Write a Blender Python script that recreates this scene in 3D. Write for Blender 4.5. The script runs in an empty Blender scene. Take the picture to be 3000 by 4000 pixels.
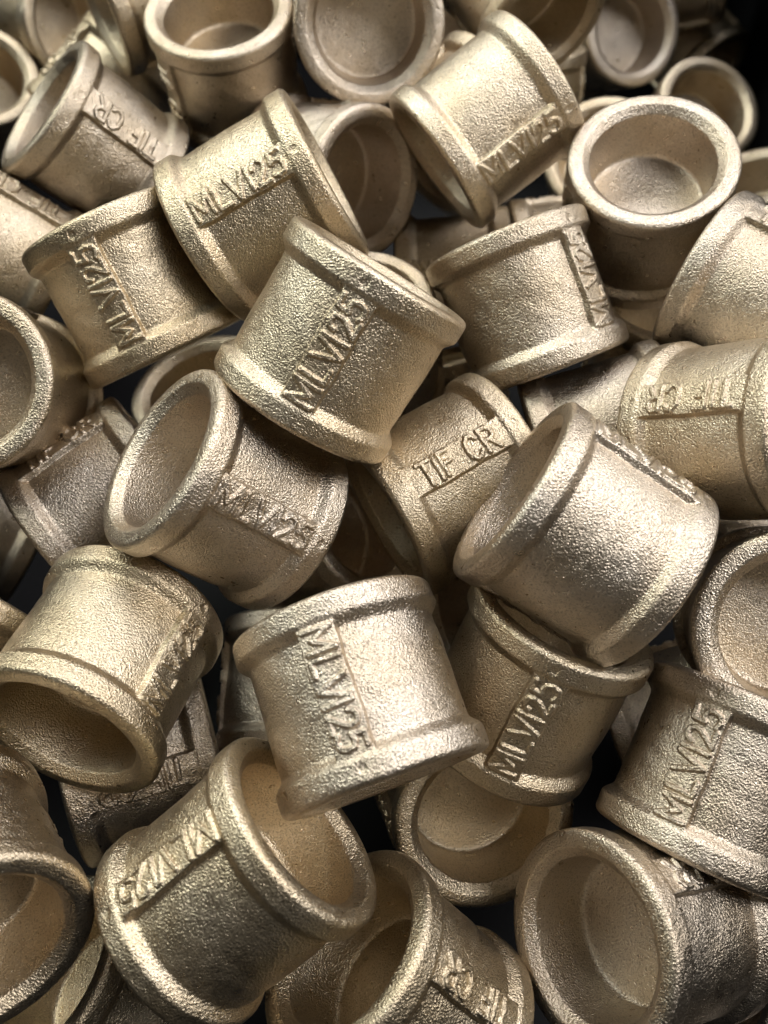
import bpy, math, random
import numpy as np
from mathutils import Vector, Matrix

# ------------------------------------------------------------------ camera, light, exposure
SC = bpy.context.scene
COL = SC.collection
U = 0.042                       # metres: outer diameter of a fitting
PITCH = math.radians(60)        # the camera looks down into the bin
CAMROT = Matrix.Rotation(math.radians(90) - PITCH, 3, 'X')
CAMLOC = Vector((0, 0, 0.40))
cd = bpy.data.cameras.new('camera')
cam = bpy.data.objects.new('camera', cd); COL.objects.link(cam)
cam.location = CAMLOC; cam.rotation_euler = (math.radians(90) - PITCH, 0, 0)
cd.sensor_fit = 'HORIZONTAL'; cd.sensor_width = 36.0; cd.lens = 43.2
cd.clip_start = 0.01; cd.clip_end = 50
cd.dof.use_dof = True; cd.dof.focus_distance = 4.55 * U; cd.dof.aperture_fstop = 20
SC.camera = cam
SC.view_settings.view_transform = 'Standard'; SC.view_settings.look = 'None'
SC.view_settings.exposure = 0.0; SC.view_settings.gamma = 1.0
SC.cycles.max_bounces = 10; SC.cycles.glossy_bounces = 8; SC.cycles.diffuse_bounces = 3
SC.cycles.use_denoising = True
SC.cycles.sample_clamp_indirect = 6.0

def W(v):                       # camera-frame vector in fitting diameters -> world metres
    return CAMROT @ (Vector(v) * U) + CAMLOC

wd = bpy.data.worlds.new('World'); SC.world = wd; wd.use_nodes = True
wd.node_tree.nodes['Background'].inputs[0].default_value = (1.0, 0.93, 0.82, 1)
wd.node_tree.nodes['Background'].inputs[1].default_value = 0.10

PILE = W((0, 0, -4.8))
def area(name, d, dist, sx, sy, power, color, spin=0.0):   # d: direction in the camera frame
    l = bpy.data.lights.new(name, 'AREA'); l.shape = 'RECTANGLE'; l.size = sx; l.size_y = sy
    l.energy = power; l.color = color
    o = bpy.data.objects.new(name, l); COL.objects.link(o)
    dv = (CAMROT @ Vector(d)).normalized()
    o.location = PILE + dv * dist
    o.rotation_euler = (-dv).to_track_quat('-Z', 'Y').to_euler()
    o.rotation_euler.rotate_axis('Z', spin)
    return o
area('ceiling_lamp', (0.55, 0.42, 0.75), 1.5, 0.55, 1.0, 18, (1.0, 0.975, 0.97))
area('ceiling_lamp', (-0.62, 0.72, 0.35), 1.8, 1.2, 0.5, 24, (0.95, 1.0, 0.92))
area('ceiling_lamp', (0.1, 0.95, 0.30), 2.0, 1.8, 0.45, 24, (0.99, 0.97, 1.0))
area('ceiling_lamp', (0.85, 0.45, 0.15), 2.0, 0.5, 1.4, 14, (1.0, 0.98, 0.97))

# ------------------------------------------------------------------ helpers
def props(o, label=None, cat=None, group=None, kind=None):
    for k, v in (('label', label), ('category', cat), ('group', group), ('kind', kind)):
        if v: o[k] = v
    return o
def new_mat(name):
    m = bpy.data.materials.new(name); m.use_nodes = True
    nt = m.node_tree; return m, nt, nt.nodes['Principled BSDF']
def N(nt, typ, **kw):
    n = nt.nodes.new(typ)
    for k, v in kw.items(): setattr(n, k, v)
    return n

# ------------------------------------------------------------------ materials
def brass():
    m, nt, b = new_mat('cast_brass'); L = nt.links.new
    pos = N(nt, 'ShaderNodeNewGeometry')
    oi = N(nt, 'ShaderNodeObjectInfo')
    def noise(scale, detail=2.0, rough=0.5):
        n = N(nt, 'ShaderNodeTexNoise'); n.inputs['Scale'].default_value = scale
        n.inputs['Detail'].default_value = detail; n.inputs['Roughness'].default_value = rough
        L(pos.outputs['Position'], n.inputs['Vector']); return n
    grain = noise(2500, 1.5, 0.5); fine = noise(5200, 1.0); mid = noise(420, 2.0); blot = noise(75, 3.0)
    # colour: pale brass, a little redder or greyer in broad blotches
    ramp = N(nt, 'ShaderNodeValToRGB')
    ramp.color_ramp.elements[0].position = 0.35; ramp.color_ramp.elements[0].color = (0.585, 0.485, 0.355, 1)
    ramp.color_ramp.elements[1].position = 0.68; ramp.color_ramp.elements[1].color = (0.675, 0.59, 0.475, 1)
    L(blot.outputs['Fac'], ramp.inputs['Fac'])
    mx = N(nt, 'ShaderNodeMix', data_type='RGBA', blend_type='MULTIPLY'); mx.inputs['Factor'].default_value = 1.0
    L(ramp.outputs['Color'], mx.inputs['A']); L(oi.outputs['Color'], mx.inputs['B'])
    # dull specks in the pits of the skin
    sp = N(nt, 'ShaderNodeMapRange'); sp.inputs['From Min'].default_value = 0.30; sp.inputs['From Max'].default_value = 0.5
    sp.inputs['To Min'].default_value = 0.62; sp.inputs['To Max'].default_value = 1.0
    L(grain.outputs['Fac'], sp.inputs['Value'])
    mx2 = N(nt, 'ShaderNodeMix', data_type='RGBA', blend_type='MULTIPLY'); mx2.inputs['Factor'].default_value = 1.0
    L(mx.outputs['Result'], mx2.inputs['A']); L(sp.outputs['Result'], mx2.inputs['B'])
    L(mx2.outputs['Result'], b.inputs['Base Color'])
    b.inputs['Metallic'].default_value = 1.0
    rr = N(nt, 'ShaderNodeMapRange'); rr.inputs['To Min'].default_value = 0.27; rr.inputs['To Max'].default_value = 0.38
    rr.inputs['From Min'].default_value = 0.3; rr.inputs['From Max'].default_value = 0.7
    L(mid.outputs['Fac'], rr.inputs['Value']); L(rr.outputs['Result'], b.inputs['Roughness'])
    # relief: cast sand skin
    a1 = N(nt, 'ShaderNodeMath', operation='MULTIPLY_ADD'); a1.inputs[1].default_value = 0.35
    L(fine.outputs['Fac'], a1.inputs[0]); L(grain.outputs['Fac'], a1.inputs[2])
    a2 = N(nt, 'ShaderNodeMath', operation='MULTIPLY_ADD'); a2.inputs[1].default_value = 0.3
    L(mid.outputs['Fac'], a2.inputs[0]); L(a1.outputs[0], a2.inputs[2])
    bp = N(nt, 'ShaderNodeBump'); bp.inputs['Strength'].default_value = 1.0; bp.inputs['Distance'].default_value = 0.00026
    L(a2.outputs[0], bp.inputs['Height']); L(bp.outputs['Normal'], b.inputs['Normal'])
    return m
BRASS = brass()
def black_plastic():
    m, nt, b = new_mat('black_plastic'); L = nt.links.new
    g = N(nt, 'ShaderNodeNewGeometry'); n = N(nt, 'ShaderNodeTexNoise'); n.inputs['Scale'].default_value = 900
    L(g.outputs['Position'], n.inputs['Vector'])
    bp = N(nt, 'ShaderNodeBump'); bp.inputs['Strength'].default_value = 0.3; bp.inputs['Distance'].default_value = 0.0002
    L(n.outputs['Fac'], bp.inputs['Height']); L(bp.outputs['Normal'], b.inputs['Normal'])
    b.inputs['Base Color'].default_value = (0.006, 0.006, 0.007, 1); b.inputs['Roughness'].default_value = 0.6; b.inputs['Specular IOR Level'].default_value = 0.2
    return m
BLACK = black_plastic()

# ------------------------------------------------------------------ the fitting: one skin, cut into its parts
HALF, RBAR, BARW = 0.42, 0.491, 0.092
def sm(a, b, x):
    t = np.clip((x - a) / (b - a), 0, 1); return t * t * (3 - 2 * t)
GLYPH = {  # strokes in a 1 x 1 box, x right, y up
 'M': [[(0, 0), (0, 1), (.5, .25), (1, 1), (1, 0)]],
 'L': [[(0, 1), (0, 0), (.9, 0)]],
 'V': [[(0, 1), (.5, 0), (1, 1)]],
 'I': [[(.5, 0), (.5, 1)]],
 '2': [[(.02, .74), (.14, .93), (.42, 1), (.74, .95), (.88, .74), (.74, .5), (.05, 0), (.95, 0)]],
 '5': [[(.88, 1), (.18, 1), (.1, .56), (.45, .63), (.8, .55), (.92, .32), (.78, .07), (.42, 0), (.05, .1)]],
 'T': [[(0, 1), (1, 1)], [(.5, 1), (.5, 0)]],
 'F': [[(.1, 0), (.1, 1), (.9, 1)], [(.1, .52), (.75, .52)]],
 'C': [[(.92, .8), (.7, .97), (.4, 1), (.12, .78), (.05, .45), (.15, .15), (.42, 0), (.7, .03), (.92, .2)]],
 'R': [[(.1, 0), (.1, 1), (.65, 1), (.9, .8), (.85, .58), (.6, .48), (.1, .48)], [(.5, .48), (.95, 0)]],
}
TEXTS = {'M': [('M', -.268, .100), ('L', -.135, .070), ('V', -.050, .092), ('I', .045, .045), ('2', .098, .078), ('5', .190, .076)],
         'C': [('T', -.225, .070), ('I', -.150, .045), ('F', -.100, .066), ('C', .050, .082), ('R', .150, .082)]}
def letter_height(s, u, text, rng):          # s along the bar, u across (letters' up)
    d = np.full(s.shape, 9.0)
    for ch, x0, w in TEXTS[text]:
        jx, jy, js = rng.uniform(-.004, .004), rng.uniform(-.004, .004), rng.uniform(-.06, .06)
        for st in GLYPH[ch]:
            for (ax, ay), (bx, by) in zip(st[:-1], st[1:]):
                a = np.array([x0 + jx + ax * w + js * (ay - .5) * .1, (ay - .5) * .128 + jy])
                b = np.array([x0 + jx + bx * w + js * (by - .5) * .1, (by - .5) * .128 + jy])
                e = b - a; t = np.clip(((s - a[0]) * e[0] + (u - a[1]) * e[1]) / (e @ e), 0, 1)
                d = np.minimum(d, np.hypot(s - a[0] - t * e[0], u - a[1] - t * e[1]))
    return d
def wave(rng, n, amp, kz, kt):               # smooth low-frequency unevenness of a casting
    ph = [(rng.uniform(1, kz), int(rng.integers(1, kt)), rng.uniform(0, 6.28), rng.uniform(.4, 1)) for _ in range(n)]
    return lambda z, t: sum(amp * a * np.sin(k * z * 6.28 + m * t + p) for k, m, p, a in ph) / n ** .5

def build_fitting(seed):
    rng = np.random.default_rng(seed)
    wv, wf = wave(rng, 7, .0026, 2.2, 4), wave(rng, 12, .0016, 9, 22)
    fine = np.linspace(-.225, .225, 72)
    coarse = np.linspace(.225, math.pi - .225, 46)[1:-1]
    th = np.concatenate([fine, coarse, fine + math.pi, coarse + math.pi]); nt = len(th)
    zi = np.linspace(-.285, .285, 150)
    zc = np.array([.292, .30, .308, .316, .326, .338, .350, .362, .374])
    prof = []                                # (r, z, tag) from the axis of the -z partition face round to the +z one
    edge = []
    for k in range(1, 8):                    # rounded outer edge of the collar
        a = k / 8 * math.pi / 2; edge.append((.500 - .036 * (1 - math.cos(a)), .384 + .034 * math.sin(a)))
    face = [(.462, .419), (.445, .420), (.425, .420), (.415, .418), (.408, .413), (.390, .395), (.375, .380), (.370, .374), (.3675, .366)]
    bore = [(.366, .34), (.364, .29), (.361, .23), (.358, .17), (.355, .115), (.353, .085), (.350, .066), (.343, .054), (.333, .048)]
    web = [(.31, .046), (.26, .045), (.20, .044), (.13, .043), (.06, .042), (.012, .042)]
    up = [(r, z, 'edge') for r, z in edge] + [(r, z, 'face') for r, z in face] + [(r, z, 'socket') for r, z in bore] + [(r, z, 'web') for r, z in web]
    dn = [(r, -z, t) for r, z, t in reversed(up)]
    outer = [(0, z, 'outer') for z in np.concatenate([-zc[::-1], zi, zc])]
    prof = dn + outer + up; nr = len(prof)
    z = np.array([p[1] for p in prof]); T, Z = np.meshgrid(th, z)
    R = np.zeros_like(T); tags = np.array([p[2] for p in prof])
    az = abs(Z)
    base = .458 + .042 * sm(.245, .314, az) - .003 * sm(.10, .24, az) * (1 - sm(.25, .30, az))
    is_bar = np.zeros(T.shape, bool); is_let = np.zeros(T.shape, bool)
    H = base.copy()
    for k, text in ((0, 'M'), (1, 'C')):
        tt = (T - k * math.pi + math.pi) % (2 * math.pi) - math.pi
        y = tt * RBAR * (1 if k == 0 else -1)
        # seen from outside with +z to the right, up is -y on the +x side and +y on the -x side
        u = -tt * RBAR
        wob = .0025 * np.sin(Z * 17 + seed) + .0015 * np.sin(Z * 41 + 2 * seed)
        e = 1 - sm(BARW - .008, BARW + .007, abs(u + wob))
        pad = RBAR + .0012 * np.sin(u * 60 + seed) + .0016 * np.sin(Z * 23 + seed * 1.7)
        H = np.where(e > 0, np.maximum(H, H + (pad - H) * e), H)
        d = letter_height(Z * (1 if True else -1), u, text, rng)
        lh = .0125 * (1 - sm(.0075, .0165, d)) * (1 + .35 * wf(Z * 2, T * 3) / .0016 * .3)
        lh[az > .285] = 0
        H += lh
        dent = np.hypot((az - .345) * 1.0, u - .01)
        H -= .006 * (1 - sm(.012, .026, dent)) * (Z > 0) * (1 if k == 0 else .5)
        is_bar |= (abs(u) < BARW + .004) & (az < .290)
        is_let |= (d < .0125) & (az < .285)
    H += wv(Z, T) + wf(Z, T) * .8
    for i, (r, zz, tg) in enumerate(prof):
        R[i] = H[i] if tg == 'outer' else r + wv(Z[i], T[i]) * (.8 if tg in ('edge', 'face') else .45) * (1 if r > .05 else 0)
    ZZ = Z + np.where(np.isin(tags, ['edge', 'face'])[:, None], wave(rng, 5, .0022, 1.5, 4)(R, T), 0)
    ZZ = ZZ + np.where((tags == 'web')[:, None], wave(rng, 6, .0032, 4, 4)(R * np.cos(T), R * 0) * sm(.01, .3, R) , 0)
    P = np.stack([R * np.cos(T), R * np.sin(T), ZZ], -1)
    V = P.reshape(-1, 3) * U
    # smooth normals of the whole skin
    dT = np.roll(P, -1, 1) - np.roll(P, 1, 1)
    dZ = np.empty_like(P); dZ[1:-1] = P[2:] - P[:-2]; dZ[0] = P[1] - P[0]; dZ[-1] = P[-1] - P[-2]
    n = np.cross(dT, dZ); n /= np.linalg.norm(n, axis=-1, keepdims=True) + 1e-12
    n[0] = (0, 0, 1); n[-1] = (0, 0, -1)
    # the surface runs from the -z partition face over the outside to the +z one: normals point out of the metal
    n[0], n[-1] = np.array((0, 0, -1.)), np.array((0, 0, 1.))
    NV = n.reshape(-1, 3)
    i, j = np.meshgrid(np.arange(nr - 1), np.arange(nt), indexing='ij'); j2 = (j + 1) % nt
    quads = np.stack([i * nt + j, i * nt + j2, (i + 1) * nt + j2, (i + 1) * nt + j], -1)
    tg = tags[:-1][:, None].repeat(nt, 1)
    zm = (Z[:-1] + Z[1:]) / 2
    bar = is_bar[:-1] & is_bar[1:] & is_bar[:, (np.arange(nt) + 1) % nt][:-1] & (tg == 'outer')
    let = is_let[:-1] & is_let[1:] & bar
    east = np.cos(th)[None, :].repeat(nr - 1, 0) > 0
    col = ((tg == 'outer') & (abs(zm) > .268) & ~bar) | (tg == 'edge') | (tg == 'face')
    tag2 = np.where(i < nr // 2, -1, 1)
    sel = {
        ('body', None): (tg == 'outer') & ~col & ~bar,
        ('collar', None): col & (tag2 > 0), ('collar', 2): col & (tag2 < 0),
        ('socket', None): (tg == 'socket') & (tag2 > 0), ('socket', 2): (tg == 'socket') & (tag2 < 0),
        ('partition', None): (tg == 'web') & (tag2 > 0), ('partition', 2): (tg == 'web') & (tag2 < 0),
        ('marking_bar', 'M'): bar & east & ~let, ('marking_bar', 'C'): bar & ~east & ~let,
        ('lettering', 'M'): let & east, ('lettering', 'C'): let & ~east,
    }
    # the tag of a row also covers the seam rows between two profile pieces
    out = []
    for (name, side), mask in sel.items():
        q = quads[mask]
        faces = [q]
        used, inv = np.unique(q, return_inverse=True)
        f = inv.reshape(q.shape)
        vs = V[used]; ns = NV[used]
        flist = f.tolist()
        if name == 'partition':              # close the middle of the partition
            row = 0 if side == 2 else nr - 1
            ring = np.searchsorted(used, row * nt + np.arange(nt)).tolist()
            flist.append(ring if side != 2 else ring[::-1])
        me = bpy.data.meshes.new(name)
        me.from_pydata(vs.tolist(), [], flist); me.update()
        me.polygons.foreach_set('use_smooth', [True] * len(me.polygons))
        me.normals_split_custom_set_from_vertices(ns.tolist())
        me.materials.append(BRASS)
        out.append((name, side, me))
    return out
VARIANTS = [build_fitting(s) for s in (3, 11, 27)]

GROUP = 'cast brass sockets heaped in the bin'
def make_fitting(variant):                   # a socket with its parts
    root = bpy.data.objects.new('pipe_socket', None); COL.objects.link(root)
    root.empty_display_size = 0.01
    bars = {}
    for name, side, me in variant:
        if name == 'lettering': continue
        o = bpy.data.objects.new(name, me); COL.objects.link(o); o.parent = root
        if name == 'marking_bar': bars[side] = o
    for name, side, me in variant:
        if name == 'lettering':
            o = bpy.data.objects.new(name, me); COL.objects.link(o); o.parent = bars[side]
            o['label'] = 'raised lettering MLVI25' if side == 'M' else 'raised lettering TIF CR'
    return root
def copy_tree(o, parent=None):               # a socket, its parts and their sub-parts
    c = o.copy(); COL.objects.link(c)
    if parent: c.parent = parent
    for ch in o.children: copy_tree(ch, c)
    return c
def tint(o, c):
    o.color = c
    for ch in o.children: tint(ch, c)

# centre, reading axis (+z) and side of the MLVI25 bar (+x) of every socket, in the camera frame, in diameters
SOCKETS = [
    ('topmost tilted socket above the pile centre, its MLVI25 bar running diagonally up', (-0.2229, 0.856, -4.651), (0.5229, 0.8117, 0.2602), (-0.0671, -0.2651, 0.9619)),
    ('socket leaning on the upside down one at upper left, MLVI25 bar readable', (-0.6802, 1.721, -5.243), (0.8777, 0.4484, 0.1692), (-0.1546, -0.0692, 0.9855)),
    ('socket at upper left whose MLVI25 bar reads upside down', (-1.452, 1.31, -5.404), (-0.4208, 0.8729, 0.2471), (-0.0745, -0.3047, 0.9495)),
    ('socket with MLVI25 on its right flank, left of the upright open cup', (0.8553, 1.245, -5.537), (-0.3599, 0.9268, 0.1073), (0.6107, 0.147, 0.7781)),
    ('socket at top right tipped to the left, MLVI25 along its shaded lower edge', (0.6537, 2.469, -5.862), (0.7945, 0.5985, 0.1026), (0.346, -0.5852, 0.7334)),
    ('upright open cup at upper right showing its whole round floor', (1.627, 1.917, -5.776), (0.1141, -0.3736, -0.9205), (0.9825, -0.0949, 0.1603)),
    ('socket cut by the right edge just below the upright open cup', (2.184, 1.205, -5.316), (0.7747, -0.5371, 0.3336), (-0.0914, -0.6171, -0.7816)),
    ('socket at right edge with its TIF CR bar reading upside down', (1.848, 0.4186, -4.765), (-0.6143, 0.0138, -0.789), (0.7521, -0.2926, -0.5906)),
    ('half hidden plain socket wedged under the right edge TIF CR socket', (1.324, 0.4344, -5.522), (0.9533, 0.2559, 0.1603), (-0.1568, 0.8732, -0.4615)),
    ('socket at the centre with its TIF CR bar climbing to the right', (0.3551, 0.1551, -5.217), (0.8517, 0.4896, -0.187), (-0.055, -0.2714, -0.9609)),
    ('large socket left of centre, mouth open up left, MLVI25 slanting down', (-0.8158, 0.1022, -4.77), (0.7015, -0.4224, -0.574), (0.518, -0.2509, 0.8177)),
    ('large socket right of centre, mouth to the left, lettered bar along its top', (0.9486, -0.1102, -4.451), (0.829, -0.5519, -0.0906), (0.5311, 0.7262, 0.4366)),
    ('large bright socket low in the centre with MLVI25 reading downwards', (-0.1174, -0.8747, -4.34), (0.3291, -0.8893, 0.3175), (-0.1915, 0.2663, 0.9447)),
    ('socket under the large one right of centre, MLVI25 climbing below its lip', (0.7767, -0.8889, -4.864), (0.3654, 0.8586, 0.3595), (-0.2046, -0.3027, 0.9309)),
    ('socket at lower right edge with MLVI25 climbing its bright face', (1.695, -1.328, -4.643), (0.4049, 0.9091, -0.0979), (-0.563, 0.3322, 0.7568)),
    ('large socket at bottom left with MLVI25 upside down beside its open mouth', (-0.6673, -1.693, -4.241), (-0.7419, -0.6547, -0.1449), (-0.5271, 0.4358, 0.7295)),
    ('socket at left edge with wide mouth facing down, letters on its right flank', (-1.442, -0.8029, -4.711), (0.264, 0.6606, -0.7028), (0.8719, 0.1481, 0.4667)),
    ('socket with a dark mouth cut by the lower left edge', (-1.919, -1.67, -4.123), (-0.5614, 0.4071, -0.7204), (-0.7715, 0.0572, 0.6336)),
    ('socket at bottom centre with TIF CR upside down right of its mouth', (0.0743, -2.293, -4.415), (-0.6332, 0.6859, 0.3587), (-0.7005, -0.3106, -0.6425)),
    ('cup shaped socket under the large bright central one, floor edge shining', (0.4712, -1.6, -5.32), (-0.1862, 0.1241, -0.9746), (-0.9634, -0.2176, 0.1564)),
    ('face on open cup cut by the right edge above the MLVI25 socket', (2.058, -0.5761, -4.78), (0.1903, -0.0008, -0.9817), (-0.6442, -0.7547, -0.1243)),
    ('wide open socket at bottom right with shiny step inside its mouth', (1.27, -2.027, -4.498), (-0.8101, 0.0963, 0.5783), (-0.4261, -0.7743, -0.4679)),
    ('plain sided socket at left with its bar along the upper silhouette', (-1.693, 0.0634, -5.629), (0.7912, 0.5954, -0.14), (0.3969, -0.674, -0.6231)),
    ('open cup cut by the left edge above the plain sided socket', (-2.249, 0.7147, -5.33), (0.0332, 0.03, -0.999), (0.1044, 0.994, 0.0333)),
    ('socket cut by the left edge at upper left, lettered bar along its top', (-2.579, 1.752, -6.147), (-0.7878, 0.4274, 0.4435), (-0.6159, -0.5563, -0.5579)),
    ('sliver of a socket at left edge behind the plain sided one', (-2.944, -0.0556, -6.667), (-0.814, 0.408, 0.4133), (-0.5044, -0.8495, -0.1547)),
    ('small corner of a socket at left edge above the wide downward mouth', (-2.5, -0.7778, -5), (-0.42, -0.8411, 0.3408), (0.8974, -0.4409, 0.0176)),
    ('upright cup at top left with pale rim and brown shaded side', (-1.081, 3.156, -6.475), (0.0558, -0.4419, -0.8953), (0.7873, 0.5709, -0.2327)),
    ('round open cup at top centre with half of its floor in shade', (-0.1338, 3.393, -6.383), (-0.0996, 0.4918, -0.865), (-0.4392, -0.8018, -0.4053)),
    ('open cup facing right behind the readable MLVI25 socket at upper left', (-0.4021, 2.33, -6.394), (-0.7175, 0.3475, -0.6037), (-0.3296, -0.9329, -0.1452)),
    ('ring of a socket peeping out under the left tipped one at top right', (0.5363, 2.846, -6.831), (0.6924, 0.7214, 0.012), (-0.6813, 0.6482, 0.34)),
    ('dim socket deep between the topmost tilted socket and its right neighbour', (0.5344, 1.749, -6.942), (-0.9935, -0.0563, -0.0992), (0.0932, 0.1013, -0.9905)),
    ('thin dark ring end deep in the gap left of the upright open cup', (1.383, 1.89, -7.011), (0.9951, 0.0892, 0.0428), (-0.0939, 0.9879, 0.1234)),
    ('blurred open cup at top right with a pale floor on its left', (2.183, 4.604, -8.925), (-0.3398, 0.2813, -0.8974), (0.4902, -0.7614, -0.4242)),
    ('dark hollow cup cut by the top edge behind the left tipped socket', (0.9669, 3.806, -6.669), (-0.4377, 0.8416, -0.3164), (-0.5053, -0.5214, -0.6876)),
    ('small blurred ring shaped socket at far right beyond the upright cup', (2.888, 3.64, -8.796), (-0.2192, -0.1231, -0.9679), (0.4113, -0.9112, 0.0227)),
    ('rim of a socket showing behind the left side of the upright open cup', (1.914, 2.92, -7.992), (0.2509, -0.0743, -0.9651), (0.9459, -0.1932, 0.2608)),
    ('blurred socket lying at the top right edge next to the bin wall', (2.927, 5.365, -9.207), (-0.9705, -0.0742, -0.2293), (0.1528, -0.9251, -0.3475)),
    ('dark blurred socket under the one at the top right edge', (3.325, 5.058, -10.06), (-0.5356, 0.801, -0.2675), (-0.6301, -0.59, -0.5049)),
    ('hollow socket at the top left edge behind the slanted TIF CR one', (-3.023, 4.359, -8.202), (-0.8218, 0.29, -0.4905), (-0.1083, -0.9246, -0.3651)),
    ('blurred collar of a socket left of the upright cup at the top', (-1.699, 3.842, -6.736), (0.8637, 0.4581, -0.2103), (-0.2937, 0.7965, 0.5285)),
    ('open ring socket cut by the left edge near the top', (-3.506, 3.507, -7.948), (-0.3626, -0.2679, -0.8926), (0.8973, 0.1581, -0.412)),
    ('slanted socket at top left with its TIF CR bar running down right', (-1.967, 2.506, -6.302), (-0.6753, 0.3983, 0.6208), (-0.648, 0.0817, -0.7572)),
    ('socket collar rising just behind the slanted TIF CR socket at top left', (-2.298, 3.462, -7.675), (-0.6512, -0.7565, -0.0599), (0.5363, -0.4029, -0.7417)),
    ('dark ring behind the large left socket, under the upside down MLVI25 one', (-1.154, 0.611, -6.539), (0.2344, -0.6135, -0.7541), (0.9682, 0.2168, 0.1246)),
    ('shaded cup with grey floor between the large left and central sockets', (-0.3909, -0.1413, -5.984), (-0.7096, -0.2554, -0.6567), (0.1819, -0.9668, 0.1794)),
    ('brown socket standing behind the left side of the large bright one', (-0.5377, -1.124, -5.856), (-0.0183, -0.9427, 0.3333), (0.9995, -0.0085, 0.0309)),
    ('socket with lettered bar half buried beneath the wide downward mouth', (-1.399, -1.452, -5.4), (-0.9451, -0.2343, 0.2277), (-0.2313, -0.0124, -0.9728)),
    ('shaded cup in the bottom left corner between two larger sockets', (-1.533, -2.661, -5.093), (0.583, -0.6134, -0.5328), (0.2621, 0.7627, -0.5912)),
    ('round collar of a socket peeking in at the bottom right corner', (2.253, -3.528, -5.508), (0.6368, -0.7228, 0.2685), (0.7643, 0.6377, -0.0959)),
    ('thin dark ring edge in the gap between the lower right MLVI25 sockets', (1.94, -1.298, -5.783), (0.8521, 0.3646, 0.3756), (-0.2072, 0.8939, -0.3976)),
    ('dark collar in the gap right of the large bright central socket', (0.8386, -0.5427, -5.92), (0.9246, 0.0355, -0.3793), (-0.1662, 0.9334, -0.3179)),
    ('small brown patch of a socket under the topmost tilted one', (0.4816, 0.7509, -6.936), (0.2539, -0.9312, -0.2616), (0.9135, 0.3197, -0.2515)),
    ('dim socket below the right edge TIF CR socket, behind the face on cup', (2.622, -0.5157, -6.464), (-0.08, -0.9909, 0.108), (0.7352, 0.0145, 0.6777)),
    ('pale socket side under the upright open cup, deep in the gap', (1.896, 1.019, -6.44), (-0.091, -0.7938, -0.6013), (0.8216, -0.4011, 0.4051)),
    ('blurred rim at the right edge beyond the upright open cup', (3.359, 2.639, -8.274), (0.3722, -0.6879, -0.6231), (0.8746, 0.0352, 0.4836)),
    ('blurred socket at the top between the round cup and left tipped one', (0.57, 4.004, -7.68), (0.5121, -0.691, -0.5102), (0.8501, 0.4925, 0.1864)),
    ('small blurred cup at top right behind the left tipped socket', (1.362, 3.878, -8.638), (0.0403, -0.8201, -0.5708), (0.994, 0.0912, -0.0609)),
    ('pale collar right behind the upper rim of the topmost tilted socket', (-0.1293, 0.9999, -5.869), (0.1147, -0.4384, -0.8914), (0.9451, 0.3246, -0.038)),
]
rnd = random.Random(5)
protos = [make_fitting(v) for v in VARIANTS]
used = set()
for k, (label, C, zx, xx) in enumerate(SOCKETS):
    v = k % len(protos)
    o = protos[v] if v not in used else copy_tree(protos[v]); used.add(v)
    z = (CAMROT @ Vector(zx)).normalized(); x = CAMROT @ Vector(xx); x = (x - z * x.dot(z)).normalized(); y = z.cross(x)
    m = Matrix((x, y, z)).transposed().to_4x4(); m.translation = W(C)
    o.matrix_world = m
    props(o, label, 'pipe fitting', GROUP)
    g = rnd.uniform(.86, 1.06); w = rnd.uniform(-.035, .055)
    tint(o, (g * (1 + w * .4), g, g * (1 - w * 1.6), 1))

# ------------------------------------------------------------------ the bin
def box(name, lo, hi, mat, parent, bev=0.001):
    x0, y0, z0 = lo; x1, y1, z1 = hi
    vs = [(x0, y0, z0), (x1, y0, z0), (x1, y1, z0), (x0, y1, z0), (x0, y0, z1), (x1, y0, z1), (x1, y1, z1), (x0, y1, z1)]
    fs = [(0, 3, 2, 1), (4, 5, 6, 7), (0, 1, 5, 4), (1, 2, 6, 5), (2, 3, 7, 6), (3, 0, 4, 7)]
    me = bpy.data.meshes.new(name); me.from_pydata(vs, [], fs); me.update(); me.materials.append(mat)
    o = bpy.data.objects.new(name, me); COL.objects.link(o); o.parent = parent; o.matrix_parent_inverse = parent.matrix_world.inverted()
    bv = o.modifiers.new('bevel', 'BEVEL'); bv.width = bev; bv.segments = 2
    return o
bin_ = bpy.data.objects.new('storage_bin', None); COL.objects.link(bin_)
bin_.location = (0, 0.20, 0.0)
props(bin_, 'black plastic storage bin that holds the heap of brass sockets', 'bin')
FZ = min(W(s[1]).z for s in SOCKETS) - 0.024
T_ = 0.003
xs = [W(s[1]) for s in SOCKETS]
x0, x1, y0, y1, zt = min(v.x for v in xs) - .05, max(v.x for v in xs) + .026, min(v.y for v in xs) - .06, max(v.y for v in xs) + .05, FZ + 0.17
bin_.location = ((x0 + x1) / 2, (y0 + y1) / 2, FZ); bpy.context.view_layer.update()
box('floor_panel', (x0, y0, FZ - T_), (x1, y1, FZ), BLACK, bin_)
box('side_wall', (x1, y0, FZ - T_), (x1 + T_, y1, zt), BLACK, bin_)
box('side_wall', (x0 - T_, y0, FZ - T_), (x0, y1, zt), BLACK, bin_)
box('back_wall', (x0 - T_, y1, FZ - T_), (x1 + T_, y1 + T_, zt), BLACK, bin_)
box('front_wall', (x0 - T_, y0 - T_, FZ - T_), (x1 + T_, y0, zt - 0.03), BLACK, bin_)
box('rim', (x1 - 0.004, y0, zt), (x1 + 0.010, y1, zt + 0.004), BLACK, bin_)
